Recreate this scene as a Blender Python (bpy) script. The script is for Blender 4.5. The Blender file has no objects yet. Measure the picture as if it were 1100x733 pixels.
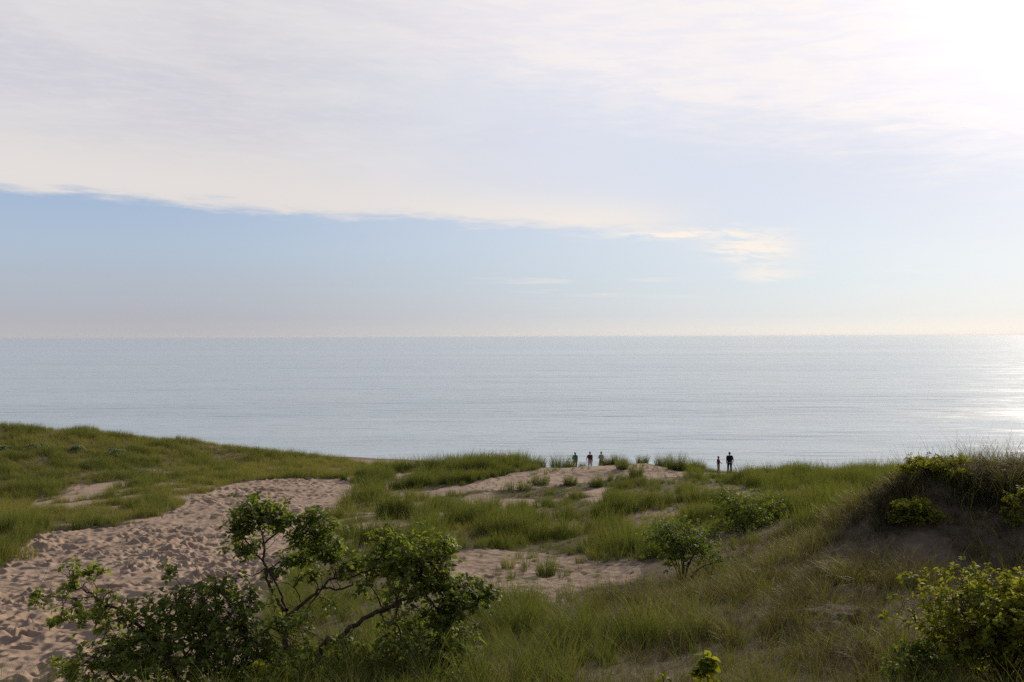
import bpy, bmesh, math, random
import numpy as np
from mathutils import Vector, Matrix
R = math.radians
random.seed(4); rng = np.random.default_rng(11)
C = bpy.context.scene.collection
sc = bpy.context.scene

# ------------------------------------------------------------------ camera
CAMZ = 20.0; F = 1070.0            # eye height above the lake, focal length in photo pixels
cam = bpy.data.cameras.new('camera'); camo = bpy.data.objects.new('camera', cam); C.objects.link(camo)
cam.sensor_width = 36; cam.lens = 36 * F / 1100
camo.location = (0, 0, CAMZ)
camo.rotation_euler = (Matrix.Rotation(R(90 - 0.29), 3, 'X') @ Matrix.Rotation(R(-0.17), 3, 'Z')).to_euler()
cam.clip_start = 0.05; cam.clip_end = 200000
sc.camera = camo

# ------------------------------------------------------------------ light
SUN_AZ, SUN_EL = 34.5, 21.5        # degrees right of the view, degrees above the lake
sdir = Vector((math.sin(R(SUN_AZ)) * math.cos(R(SUN_EL)), math.cos(R(SUN_AZ)) * math.cos(R(SUN_EL)), math.sin(R(SUN_EL))))
sl = bpy.data.lights.new('sun', 'SUN'); sl.energy = 4.1; sl.angle = R(1.2); sl.color = (1.0, 0.86, 0.70)
so = bpy.data.objects.new('sun', sl); C.objects.link(so); so.rotation_euler = sdir.to_track_quat('Z', 'Y').to_euler()
sc.view_settings.view_transform = 'Standard'; sc.view_settings.look = 'None'
sc.view_settings.gamma = 1; sc.view_settings.use_curve_mapping = False
sc.view_settings.exposure = 0.0
sc.render.engine = 'CYCLES'
sc.cycles.use_denoising = False
sc.cycles.max_bounces = 8; sc.cycles.transparent_max_bounces = 8
sc.cycles.sample_clamp_indirect = 6; sc.cycles.sample_clamp_direct = 12

class G:                           # tiny helper for shader math
    def __init__(s, nt): s.nt = nt
    def node(s, t, **kw):
        n = s.nt.nodes.new(t)
        for k, v in kw.items(): setattr(n, k, v)
        return n
    def put(s, sock, v):
        if isinstance(v, bpy.types.NodeSocket): s.nt.links.new(v, sock)
        elif v is not None: sock.default_value = v
    def m(s, op, a, b=None, c=None, clamp=False):
        n = s.node('ShaderNodeMath', operation=op, use_clamp=clamp)
        for i, v in enumerate((a, b, c)): s.put(n.inputs[i], v)
        return n.outputs[0]
    def add(s, a, b): return s.m('ADD', a, b)
    def sub(s, a, b): return s.m('SUBTRACT', a, b)
    def mul(s, a, b): return s.m('MULTIPLY', a, b)
    def smooth(s, x, lo, hi, a=0.0, b=1.0):
        n = s.node('ShaderNodeMapRange', interpolation_type='SMOOTHSTEP')
        for i, v in enumerate((x, lo, hi, a, b)): s.put(n.inputs[i], v)
        return n.outputs[0]
    def lin(s, x, lo, hi, a=0.0, b=1.0):
        n = s.node('ShaderNodeMapRange')
        for i, v in enumerate((x, lo, hi, a, b)): s.put(n.inputs[i], v)
        return n.outputs[0]
    def gauss(s, x, c, w):
        q = s.m('DIVIDE', s.sub(x, c), w); return s.m('EXPONENT', s.mul(s.mul(q, q), -1.0))
    def mix(s, f, a, b, blend='MIX'):
        n = s.node('ShaderNodeMix', data_type='RGBA', blend_type=blend)
        s.put(n.inputs['Factor'], f)
        for k, v in ((6, a), (7, b)):
            if isinstance(v, tuple) and len(v) == 3: v = (*v, 1)
            s.put(n.inputs[k], v)
        return n.outputs[2]
    def noise(s, vec, scale, detail=4, rough=0.5, dist=0.0):
        n = s.node('ShaderNodeTexNoise'); s.put(n.inputs['Vector'], vec)
        n.inputs['Scale'].default_value = scale; n.inputs['Detail'].default_value = detail
        n.inputs['Roughness'].default_value = rough; n.inputs['Distortion'].default_value = dist
        return n.outputs[0]
    def vec(s, x, y, z=0.0):
        n = s.node('ShaderNodeCombineXYZ')
        for i, v in enumerate((x, y, z)): s.put(n.inputs[i], v)
        return n.outputs[0]
    def ramp(s, x, stops):
        n = s.node('ShaderNodeValToRGB'); s.put(n.inputs[0], x); e = n.color_ramp.elements
        while len(e) < len(stops): e.new(0.5)
        for k, (p, c) in enumerate(stops): e[k].position = p; e[k].color = (*c, 1)
        return n.outputs[0]

def build_world():
    w = bpy.data.worlds.new('World'); sc.world = w; w.use_nodes = True
    nt = w.node_tree; nt.nodes.clear(); g = G(nt)
    out = g.node('ShaderNodeOutputWorld'); bg = g.node('ShaderNodeBackground')
    sky = g.node('ShaderNodeTexSky', sky_type='NISHITA', sun_disc=False)
    sky.sun_elevation = R(SUN_EL); sky.sun_rotation = R(SUN_AZ); sky.altitude = 200
    sky.air_density = 1.0; sky.dust_density = 2.0
    tc = g.node('ShaderNodeTexCoord')
    sp = g.node('ShaderNodeSeparateXYZ'); nt.links.new(tc.outputs['Generated'], sp.inputs[0])
    x, y, z = sp.outputs
    az = g.mul(g.m('ARCTAN2', x, y), 57.2958)
    el = g.mul(g.m('ARCSINE', z), 57.2958)
    dp = g.node('ShaderNodeVectorMath', operation='DOT_PRODUCT')
    nt.links.new(tc.outputs['Generated'], dp.inputs[0]); dp.inputs[1].default_value = sdir
    ang = g.mul(g.m('ARCCOSINE', g.m('MINIMUM', dp.outputs['Value'], 0.99999)), 57.2958)
    near = g.smooth(ang, 58.0, 20.0)                 # how sunward a direction is
    # haze-lightened clear air: away from the sun / towards the sun
    eln = g.m('DIVIDE', el, 30.0, clamp=True)
    away = g.ramp(eln, [(0.0, (.505, .50, .525)), (0.035, (.46, .472, .53)), (0.10, (.445, .50, .585)), (0.17, (.43, .53, .665)), (0.24, (.39, .50, .68)), (1.0, (.22, .32, .48))])
    to = g.ramp(eln, [(0.0, (.85, .835, .80)), (0.012, (.83, .83, .81)), (0.035, (.71, .775, .82)), (0.10, (.66, .765, .85)), (0.25, (.68, .75, .87)), (1.0, (.5, .55, .66))])
    mist = g.mix(near, away, to)
    clear = g.mix(0.93, g.mix(1.0, sky.outputs[0], (.09, .09, .09), 'MULTIPLY'), mist)
    # high thin cloud deck with a slanting lower edge
    uv = g.vec(g.mul(az, 0.06), g.mul(el, 0.42)); uv2 = g.vec(g.mul(az, 0.13), g.mul(g.add(el, g.mul(az, .03)), 0.75), 3.0)
    n1 = g.noise(uv, 1.0, 5, .55, .4); n2 = g.noise(uv2, 2.2, 5, .6, .3)
    edge = g.add(g.mul(az, -0.047), 6.15)
    n3 = g.noise(g.vec(g.mul(az, .35), g.mul(g.add(el, g.mul(az, .03)), 2.2), 5.0), 1.6, 6, .65, .4)
    wob = g.add(g.add(g.mul(g.sub(n1, .5), 1.9), g.mul(g.sub(n2, .5), 1.5)), g.mul(g.sub(n3, .5), .8))
    lowe = g.smooth(g.add(g.sub(el, edge), wob), -0.12, 0.75)
    soft = g.smooth(g.add(el, g.mul(wob, .8)), 3.5, 11.5)
    high = g.smooth(g.add(g.add(el, g.mul(az, .2)), g.mul(wob, 2.2)), 11.6, 17.0)
    rightness = g.smooth(az, 4.0, 15.0)
    deck = g.add(g.mul(lowe, g.sub(1.0, rightness)), g.mul(soft, rightness))
    # the bright wisp that ends the deck, and thin streaks below it
    wispx = g.gauss(az, 13.6, 2.1)
    wisp = g.mul(wispx, g.gauss(g.add(el, g.mul(g.sub(n2, .5), 1.8)), 4.9, .75))
    wisp = g.add(wisp, g.mul(g.gauss(az, 9.5, 3.8), g.mul(g.gauss(g.add(el, g.mul(g.sub(n2, .5), .9)), 5.75, .26), .8)))
    wisp = g.add(wisp, g.mul(g.gauss(az, 14.5, 1.7), g.mul(g.gauss(g.add(el, g.mul(g.sub(n2, .5), 1.6)), 3.5, .35), .5)))
    strk = g.mul(g.smooth(g.noise(g.vec(g.mul(az, .10), g.mul(el, 1.5), 7.0), 1.6, 4, .6), .52, .72), g.mul(g.gauss(el, 2.9, .8), g.smooth(az, -7.0, 1.0)))
    wisp = g.m('MINIMUM', g.add(g.mul(g.mul(wisp, 1.5), g.smooth(g.add(g.mul(n2, .4), g.mul(n3, .6)), .40, .56)), g.mul(strk, .32)), 1.0)
    # cloud brightness: lit through from the sun's side
    var = g.noise(g.vec(g.mul(az, .035), g.mul(el, .16), 1.5), 2.0, 4, .55, .5)
    cl_away = g.mix(g.smooth(var, .35, .68), (.635, .63, .69), (.725, .712, .727))
    cl_away = g.mix(g.mul(g.smooth(n3, .42, .68), .25), cl_away, (.80, .775, .79))
    cl_away = g.mix(g.gauss(g.sub(el, edge), 1.2, 2.4), cl_away, (.77, .73, .71))
    cl_mid = g.mix(high, (.715, .755, .855), g.mix(g.smooth(n2, .38, .62), (.85, .825, .88), (.92, .865, .865)))
    cl_mid = g.mix(g.mul(g.gauss(g.sub(el, edge), .5, 1.3), g.smooth(az, 15.0, 6.0)), cl_mid, (.90, .84, .79))
    cloud = g.mix(g.smooth(ang, 50.0, 27.0), cl_away, cl_mid)
    col = g.mix(deck, clear, cloud)
    col = g.mix(wisp, col, (.97, .885, .80))
    # the deck glows where the hidden sun stands behind it
    halo = g.mul(g.m('EXPONENT', g.mul(g.m('DIVIDE', ang, 4.5), -1.0)), 1.3)
    halo2 = g.mul(g.gauss(ang, 0.0, 17.0), g.add(g.mul(high, .13), .0))
    glow = g.add(halo, halo2)
    gm = g.node('ShaderNodeVectorMath', operation='SCALE'); gm.inputs[0].default_value = (1, .95, .88); nt.links.new(glow, gm.inputs['Scale'])
    col = g.mix(1.0, col, gm.outputs[0], 'ADD')
    # unseen sky overhead and behind the viewer, dimmed to deepen ground contrast
    col = g.mix(g.mul(g.smooth(el, 19.0, 34.0), g.smooth(ang, 10.0, 30.0)), col, (.30, .32, .40))
    col = g.mix(g.smooth(ang, 65.0, 110.0), col, (.20, .225, .29))
    nt.links.new(col, bg.inputs[0]); bg.inputs[1].default_value = 1.0
    nt.links.new(bg.outputs[0], out.inputs[0])
build_world()

# ------------------------------------------------------------------ names
def tag(o, label=None, cat=None, group=None, kind=None):
    for k, v in (('label', label), ('category', cat), ('group', group), ('kind', kind)):
        if v: o[k] = v
    return o

def mesh_np(name, V, Fq, mat=None, smooth=True, parent=None, attrs=None, link=True):
    me = bpy.data.meshes.new(name)
    V = np.asarray(V, np.float32); Fq = np.asarray(Fq, np.int32)
    n, k = Fq.shape
    me.vertices.add(len(V)); me.vertices.foreach_set('co', V.ravel())
    me.loops.add(n * k); me.loops.foreach_set('vertex_index', Fq.ravel())
    me.polygons.add(n); me.polygons.foreach_set('loop_start', np.arange(0, n * k, k, dtype=np.int32))
    me.update(calc_edges=True)
    if smooth: me.polygons.foreach_set('use_smooth', np.ones(n, bool))
    for an, av in (attrs or {}).items():
        a = me.attributes.new(an, 'FLOAT', 'POINT'); a.data.foreach_set('value', np.asarray(av, np.float32))
    if mat: me.materials.append(mat)
    o = bpy.data.objects.new(name, me)
    if link: C.objects.link(o)
    if parent: o.parent = parent
    return o

# ------------------------------------------------------------------ terrain
def vnoise(x, y, seed=0):
    xi = np.floor(x).astype(np.int64); yi = np.floor(y).astype(np.int64); fx = x - xi; fy = y - yi
    def h(a, b):
        n = (a * 374761393 + b * 668265263 + seed * 2147483647) & 0xffffffff
        n = ((n ^ (n >> 13)) * 1274126177) & 0xffffffff
        return ((n ^ (n >> 16)) & 0xffff) / 65535.0
    u = fx * fx * fx * (fx * (fx * 6 - 15) + 10); v = fy * fy * fy * (fy * (fy * 6 - 15) + 10)
    return (h(xi, yi) * (1 - u) + h(xi + 1, yi) * u) * (1 - v) + (h(xi, yi + 1) * (1 - u) + h(xi + 1, yi + 1) * u) * v
def fbm(x, y, s, oc=4, seed=0):
    t = 0; a = 1; tot = 0
    for k in range(oc):
        t = t + a * vnoise(x / s + 17.3 * k, y / s - 9.1 * k, seed + k); tot += a; a *= .5; s = s / 2.03
    return t / tot - .5

PIX = [(550,733,14),(700,700,17),(640,680,20),(600,650,27),(600,625,36),(520,610,40),(690,612,36),(600,595,46),
 (730,636,29),(600,560,58),(750,560,50),(850,560,42),(900,522,60),(900,513,75),(950,511,78),(800,510,81),(690,499,84),(620,503,84),(560,503,85),(740,507,82),
 (480,500,88),(430,505,94),(640,525,72),(720,530,66),(520,530,70),(450,545,65),(420,522,80),(400,560,58),(420,600,42),(400,650,28),
 (372,518,88),(300,520,84),(330,545,68),(250,550,64),(250,600,46),(150,600,46),(100,650,33),(20,700,26),(0,620,42),(60,580,54),(130,565,59),
 (200,535,72),(100,532,76),(0,534,76),(0,500,88),(0,468,102),(0,457,107),(100,463,109),(200,472,111),(250,480,112),(300,488,112),(370,497,110),(200,510,90),(300,506,95),(100,497,92),
 (-120,500,88),(-120,458,108),(-200,450,108),(-300,520,60),
 (985,514,26.5),(1030,507,26.5),(1060,506,26.5),(1120,505,26.5),(960,524,26.4),(950,540,26),(930,568,25.4),(905,600,24),(960,606,23.2),(1050,606,23),(1110,606,22.8),(1000,575,24.2),(1000,540,25.2),(1080,545,25),
 (900,733,14.5),(1100,733,14),(800,733,14.5),(850,650,20),(1000,655,19),(800,620,26),(860,592,31),(640,733,14.5),(700,650,23)]
WLD = [(0,0,18.3),(0,6,17.1),(-6,6,17.1),(6,6,17.2),(-5.5,9.5,16.2),(-2.5,9.8,16.1),(-3.8,9.7,16.15),(0,10,16.1),(3,10,16.1),(-8,10,15.6),(5,89.7,7.85),(8.3,89.7,7.85),(12,90,7.8),(0,-10,19),(-10,0,17.6),(10,0,18.6),(-14,14,13.4),(-6,13,14.4),(-3.4,14.5,14.75),(-20,5,16),
 (15,34,14.2),(17,40,13.4),(11,34,13.2),(19,29,16.6),(26,31,17.4),(40,34,16.8),(20,38,12.8),(28,40,13.5),(30,18,18.8),(16,14,17.3),(38,60,11),(60,60,11.5),(60,85,9.5),
 (0,-50,21),(-60,-40,19),(60,-40,21),(-60,20,15),(-80,60,12),(120,20,17),(-150,80,10.5),(-150,0,16),(150,60,12),(0,-150,24),
 (-60,135,2.2),(-30,135,2.1),(0,130,1.9),(30,125,1.8),(60,122,1.8),(100,125,2),(-110,135,2.5),
 (-70,122,5.6),(-40,121,4.2),(-14,112,4.4),(-12,103,6.2),(0,102,5.2),(15,100,5.2),(30,98,5.6),(0,93,7.6),(15,92,7.6),(45,98,6.0),(-30,104,6.6)]
P = np.array([((px - 550) / F * Y, Y, CAMZ - (py - 361) / F * Y) for px, py, Y in PIX] + [tuple(map(float, w)) for w in WLD])
def warp(x, y):
    s = np.sqrt(np.hypot(x, y) + 12); return x / s, y / s
aw, bw = warp(P[:, 0], P[:, 1])
def kern(dx, dy): return -np.sqrt(dx * dx + dy * dy + 0.012)
K = kern(aw[:, None] - aw[None], bw[:, None] - bw[None]) + np.eye(len(P)) * 0.01
K1 = np.block([[K, np.ones((len(P), 1))], [np.ones((1, len(P))), np.zeros((1, 1))]])
WT = np.linalg.solve(K1, np.append(P[:, 2], 0))
def base_z(x, y):
    sh = np.shape(x); x = np.ravel(np.asarray(x, float)); y = np.ravel(np.asarray(y, float)); o = np.empty(len(x))
    for i in range(0, len(x), 100000):
        a, b = warp(x[i:i+100000], y[i:i+100000])
        o[i:i+100000] = kern(a[:, None] - aw[None], b[:, None] - bw[None]) @ WT[:-1] + WT[-1]
    r = np.hypot(x, y)
    far = np.clip((r - 130) / 150, 0, 1)
    coast = np.clip((135 - y) / 30, 0, 1) * (12 + 10 * fbm(x, y, 90, 3, 5)) + 2
    o = o * (1 - far) + coast * far
    shore = 153.5 - 38 * np.tanh(x / 88) + 2.5 * fbm(x, y * 0, 40, 2, 8)
    slope = (shore - y) * np.where(y < shore, .075, .05)
    k = np.clip((y - shore + 44) / 14, 0, 1)
    o = o * (1 - k) + np.minimum(o, slope) * k
    o = np.maximum(o, -6)
    return o.reshape(sh)

def inpoly(px, py, poly):
    c = np.zeros(np.shape(px), bool); n = len(poly)
    for i in range(n):
        x1, y1 = poly[i]; x2, y2 = poly[(i + 1) % n]
        cond = ((y1 > py) != (y2 > py)) & (px < (x2 - x1) * (py - y1) / (y2 - y1 + 1e-9) + x1)
        c ^= cond
    return c
def topix(x, y, z): 
    yy = np.maximum(y, .5); return 550 + x / yy * F, 361 + (CAMZ - z) / yy * F

# ground zones, given as outlines seen from the viewpoint and laid down on the dunes
PATH = [(-90,655),(-40,628),(0,607),(25,590),(60,574),(130,565),(185,552),(205,536),(235,523),(270,517),(330,515),(368,515),(384,521),(376,536),(362,552),(345,570),(320,600),(300,640),(285,700),(270,760),(-150,780)]
BLOW = [(484,531),(508,518),(545,507),(585,503),(600,500),(690,496),(712,500),(740,507),(736,512),(700,516),(650,518),(600,523),(545,529)]
LOWS = [(440,610),(470,597),(510,590),(570,594),(640,601),(700,605),(695,620),(670,634),(630,636),(590,646),(540,642),(480,636)]
SPLAY = [(375,512),(430,506),(478,508),(500,532),(560,527),(660,524),(640,540),(560,545),(500,556),(470,572),(440,590),(400,610),(340,620),(330,575),(372,545)]
LEFTS = [(60,522),(160,514),(230,520),(225,545),(150,560),(60,562),(20,550)]
UNDER = [(330,610),(430,610),(520,640),(520,733),(330,760)]
MOUND = [(890,600),(930,575),(975,548),(1060,550),(1110,560),(1110,610),(1010,620),(960,650),(880,690),(820,700),(850,640)]
BARE = [(930,520),(965,512),(960,540),(945,565),(930,560)]
def zones(x, y):
    z = base_z(x, y); px, py = topix(x, y, z)
    wx = 16 * fbm(x, y, 5, 3, 21) * np.clip(60 / np.maximum(y, 5), .4, 2.5); wy = 9 * fbm(x, y, 5, 3, 22) * np.clip(60 / np.maximum(y, 5), .4, 2.5)
    px = px + wx; py = py + wy
    front = (y > 8)
    path = inpoly(px, py, PATH) & front & (y < 100)
    blow = inpoly(px, py, BLOW) & front & (y > 60) & (y < 100)
    lows = inpoly(px, py, LOWS) & front & (y > 24) & (y < 58)
    splay = inpoly(px, py, SPLAY) & front; lefts = inpoly(px, py, LEFTS) & front
    under = inpoly(px, py, UNDER) & front; mound = inpoly(px, py, MOUND) & front & (y < 32)
    beach = (z < 4.2)
    patch = fbm(x, y, 7, 4, 31); fine = fbm(x, y, 2.2, 3, 33)
    d = np.where(y < 36, .84, .86) + 1.4 * patch + np.where(y < 36, 1.6, .9) * fine
    d = np.where(splay, .34 + 1.2 * patch + 6.5 * fine, d)
    d = np.where(lefts, .56 + 1.0 * patch + 3.6 * fine, d)
    d = np.where(under, .25 + 2.0 * patch, d)
    d = np.where(mound, .66 + 1.6 * patch + 1.6 * fine, d)
    d = np.where(lows, .02 + .5 * np.maximum(fine, 0), d)
    d = np.where(blow, -.02 + 1.2 * fine, d); d = np.where(path, 0, d); d = np.where(beach, 0, d)
    d = np.where((y < 24) & ~path & ~mound, np.maximum(d, .60), d)
    return np.clip(d, 0, 1), path, blow | lows, mound, z

def pits(x, y, cell, seed, depth):
    gx = np.floor(x / cell); gy = np.floor(y / cell); out = np.zeros_like(x)
    def hh(a, b, s):
        n = (a.astype(np.int64) * 73856093 ^ b.astype(np.int64) * 19349663 ^ (s + seed) * 83492791) & 0xffffffff
        n = ((n ^ (n >> 15)) * 2246822519) & 0xffffffff; n = ((n ^ (n >> 13)) * 3266489917) & 0xffffffff
        return ((n ^ (n >> 16)) & 0xffff) / 65535.0
    for i in (-1, 0, 1):
        for j in (-1, 0, 1):
            a = gx + i; b = gy + j
            cx = (a + .15 + .7 * hh(a, b, 1)) * cell; cy = (b + .15 + .7 * hh(a, b, 2)) * cell
            th = hh(a, b, 3) * 3.14; st = .65 + .7 * hh(a, b, 4); amp = (.25 + 1.1 * hh(a, b, 5)) * depth * (hh(a, b, 6) > .18)
            dx = x - cx; dy = y - cy
            u = (dx * np.cos(th) + dy * np.sin(th)) / (cell * .44 * st); v = (-dx * np.sin(th) + dy * np.cos(th)) / (cell * .27 * st)
            r = np.sqrt(u * u + v * v)
            out += amp * (-np.exp(-(r ** 2.6)) + .42 * np.exp(-((r - 1.45) / .42) ** 2))
    return out

def ground_z(x, y, full=True):
    x = np.asarray(x, float); y = np.asarray(y, float)
    r = np.hypot(x, y)
    z = base_z(x, y)
    land = np.clip((z - 1.5) / 3, 0, 1)
    land = land * np.where((x < -10) & (y > 80), .12, 1)
    z = z + land * np.clip(r / 60, .15, .8) * (.55 * fbm(x, y, 9, 3, 41) + .22 * fbm(x, y, 2.4, 3, 43))
    return z

def build_ground():
    a_f = np.linspace(-36, 34, 900)
    a_b = np.concatenate([np.linspace(34, 324, 120)[1:-1]])
    A = np.radians(np.concatenate([a_f, a_b])); na = len(A)
    r1 = np.exp(np.linspace(math.log(1.2), math.log(8), 60))
    r2 = np.exp(np.linspace(math.log(8), math.log(125), 1250))[1:]
    r3 = np.exp(np.linspace(math.log(125), math.log(9000), 110))[1:]
    Rr = np.concatenate([r1, r2, r3]); nr = len(Rr)
    RR, AA = np.meshgrid(Rr, A, indexing='ij')
    x = (RR * np.sin(AA)).ravel(); y = (RR * np.cos(AA)).ravel()
    d, path, bl, mound, zb = zones(x, y)
    z = ground_z(x, y)
    m = (path | ((zb < 4.2) & (zb > .6) & (y < 160)) | bl) & (np.hypot(x, y) < 180)
    idx = np.where(m)[0]
    amp = np.where(path[idx], .34 + 1.05 * np.clip(.5 + 2.0 * fbm(x[idx], y[idx], 4, 3, 93), 0, 1), np.where(bl[idx], .30, .6))
    xo, yo = x, y; x = x + .4 * fbm(x, y, 1.7, 3, 101) + 1.6 * fbm(x, y, 6, 2, 102); y = y + .4 * fbm(xo, y, 1.7, 3, 103) + 1.6 * fbm(xo, y, 6, 2, 104)
    pz = pits(x[idx], y[idx], .72, 3, .15) + pits(x[idx], y[idx], .43, 9, .07) + pits(x[idx], y[idx], 1.35, 14, .13) + .10 * fbm(x[idx], y[idx], 1.1, 3, 91)
    x, y = xo, yo; z[idx] += amp * pz
    nid = np.where((np.hypot(x, y) < 60))[0]
    z[nid] += .05 * fbm(x[nid], y[nid], .35, 2, 55) + np.where(mound[nid], .5, .0) * fbm(x[nid], y[nid], .9, 4, 57)
    litter_shade = np.clip(d * 1.3 - .15, 0, 1)
    litter_shade = np.where(bl & (y < 58), .42, litter_shade)  # sand hollow: shade painted in as a greyer, darker tone
    litter_shade = np.where((y < 50) & (zb > 4.2) & ~path & ~bl, np.maximum(litter_shade, np.where(mound, .74, .95)), litter_shade)  # near slope and mound: plant debris, darkened to stand in for foreground shade
    V = np.stack([x, y, z], 1); V = np.vstack([V, [[0, 0, float(ground_z(np.array([0.]), np.array([0.]))[0])]]])
    litter_shade = np.append(litter_shade, .5)
    i = np.arange(nr - 1)[:, None] * na; j = np.arange(na)[None]; jn = (j + 1) % na
    Fq = np.stack([i + j, i + jn, i + na + jn, i + na + j], -1).reshape(-1, 4)[:, ::-1]
    o = mesh_np('dune_ground', V, Fq, M['sand'], attrs={'litter_shade': litter_shade})
    tag(o, kind='structure')
    return o

# ------------------------------------------------------------------ materials
M = {}
def newmat(name):
    m = bpy.data.materials.new(name); m.use_nodes = True; nt = m.node_tree; nt.nodes.clear()
    return m, G(nt), nt.nodes.new('ShaderNodeOutputMaterial')
def mk_sand():
    m, g, out = newmat('dune sand')
    b = g.node('ShaderNodeBsdfPrincipled'); b.inputs['Roughness'].default_value = .95; b.inputs['Specular IOR Level'].default_value = .15
    pos = g.node('ShaderNodeNewGeometry').outputs['Position']
    at = g.node('ShaderNodeAttribute', attribute_name='litter_shade').outputs['Fac']
    n1 = g.noise(pos, .12, 4, .6); n2 = g.noise(pos, 1.4, 5, .65); n3 = g.noise(pos, 14, 3, .6)
    c = g.mix(g.smooth(n1, .35, .65), (.32, .234, .166), (.37, .278, .202))
    c = g.mix(g.mul(g.smooth(n2, .42, .66), .4), c, (.25, .175, .135))
    c = g.mix(g.mul(g.smooth(n3, .5, .75), .3), c, (.20, .14, .11))
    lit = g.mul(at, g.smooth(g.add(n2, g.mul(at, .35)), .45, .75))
    c = g.mix(g.mul(lit, .85), c, g.mix(g.smooth(n3, .35, .65), (.030, .024, .015), (.078, .060, .040)))  # debris colours, kept dark to carry the painted shade too
    # wet sand at the water's edge
    sp = g.node('ShaderNodeSeparateXYZ'); g.put(sp.inputs[0], pos)
    c = g.mix(g.smooth(sp.outputs[2], .45, .1), c, (.16, .115, .085))
    g.put(b.inputs['Base Color'], c)
    bp = g.node('ShaderNodeBump'); bp.inputs['Strength'].default_value = .6; bp.inputs['Distance'].default_value = .03
    g.put(bp.inputs['Height'], g.add(g.noise(pos, 5, 5, .6), g.mul(g.noise(pos, 40, 2, .5), .3))); g.put(b.inputs['Normal'], bp.outputs[0])
    g.put(out.inputs[0], b.outputs[0]); M['sand'] = m
def mk_water():
    m, g, out = newmat('lake water')
    b = g.node('ShaderNodeBsdfPrincipled')
    b.inputs['IOR'].default_value = 1.333
    pos = g.node('ShaderNodeNewGeometry').outputs['Position']
    sp = g.node('ShaderNodeSeparateXYZ'); g.put(sp.inputs[0], pos)
    x, y = sp.outputs[0], sp.outputs[1]
    # long calm and ruffled lanes
    lane = g.noise(g.vec(g.mul(x, .0004), g.mul(y, .0045)), 1.0, 5, .6, .6)
    lane2 = g.noise(g.vec(g.mul(x, .004), g.mul(y, .025)), 1.0, 4, .6, .3)
    ruff = g.add(g.mul(g.smooth(lane, .35, .65), .6), g.mul(g.smooth(lane2, .35, .7), .4))
    g.put(b.inputs['Base Color'], g.mix(ruff, (.40, .49, .525), (.31, .395, .43)))
    g.put(b.inputs['Roughness'], g.mul(g.smooth(y, 150.0, 1500.0, .17, .12), g.lin(ruff, 0.0, 1.0, .75, 1.1)))
    w1 = g.noise(g.vec(g.mul(x, .13), g.mul(y, .62)), 1.0, 4, .62, .5)
    w2 = g.noise(g.vec(g.mul(x, .9), g.mul(y, 2.0), 4.0), 1.0, 3, .6, .3)
    w3 = g.noise(g.vec(g.mul(x, .045), g.mul(y, .15), 9.0), 1.0, 3, .55, .5)
    w4 = g.noise(g.vec(g.mul(x, .011), g.mul(y, .045), 2.0), 1.0, 3, .55, .5)
    w1 = g.mul(w1, g.smooth(y, 180.0, 700.0, 1.0, .12)); w2 = g.mul(w2, g.smooth(y, 120.0, 320.0, 1.0, .0))
    h = g.add(g.add(g.mul(w1, .20), g.mul(w2, .03)), g.add(g.mul(w3, g.smooth(y, 300.0, 3500.0, 1.5, .08)), g.mul(w4, g.smooth(y, 600.0, 12000.0, 3.2, .1))))
    bp = g.node('ShaderNodeBump'); g.put(bp.inputs['Strength'], g.lin(ruff, 0.0, 1.0, .35, .8)); bp.inputs['Distance'].default_value = 1.0
    g.put(bp.inputs['Height'], h); g.put(b.inputs['Normal'], bp.outputs[0])
    # steeper wavelets scatter the sun into a broad glitter
    b2 = g.node('ShaderNodeBsdfPrincipled'); b2.inputs['IOR'].default_value = 1.333; b2.inputs['Roughness'].default_value = .44
    g.nt.links.new(b.inputs['Base Color'].links[0].from_socket, b2.inputs['Base Color']); g.put(b2.inputs['Normal'], bp.outputs[0])
    w5 = g.noise(g.vec(g.mul(x, .06), g.mul(y, .22), 12.0), 1.0, 4, .6, .6); w6 = g.noise(g.vec(g.mul(x, .008), g.mul(y, .03), 15.0), 1.0, 4, .6, .6)
    mx = g.node('ShaderNodeMixShader'); g.put(mx.inputs[0], g.add(g.mul(g.smooth(w5, .52, .66), .38), g.add(g.mul(g.smooth(w6, .48, .68), .22), .05)))
    g.put(mx.inputs[1], b.outputs[0]); g.put(mx.inputs[2], b2.outputs[0])
    g.put(out.inputs[0], mx.outputs[0]); M['water'] = m
def mk_leaf(name, stops, trans=.45, rough=.5, spec=.3, tint=(1.25, 1.3, .6), sc_noise=.35, tip=None):
    """stops: colours picked per leaf"""
    m, g, out = newmat(name)
    geo = g.node('ShaderNodeNewGeometry'); rnd = geo.outputs['Random Per Island']
    oi = g.node('ShaderNodeObjectInfo').outputs['Random']
    n = g.noise(geo.outputs['Position'], sc_noise, 3, .6)
    t = g.m('FRACT', g.add(g.mul(rnd, .55), g.add(g.mul(oi, .0), g.mul(g.smooth(n, .3, .7), .44))))
    c = g.ramp(t, stops)
    if tip:
        c = g.mix(g.mul(g.node('ShaderNodeAttribute', attribute_name='tip').outputs['Fac'], .75), c, tip)  # tips mixed paler over dark bases, a painted sunlit look
    b = g.node('ShaderNodeBsdfPrincipled'); g.put(b.inputs['Base Color'], c); b.inputs['Roughness'].default_value = rough; b.inputs['Specular IOR Level'].default_value = spec
    tr = g.node('ShaderNodeBsdfTranslucent'); g.put(tr.inputs[0], g.mix(1.0, c, tint, 'MULTIPLY'))
    mx = g.node('ShaderNodeMixShader'); mx.inputs[0].default_value = trans
    g.put(mx.inputs[1], b.outputs[0]); g.put(mx.inputs[2], tr.outputs[0]); g.put(out.inputs[0], mx.outputs[0]); M[name] = m
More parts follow.
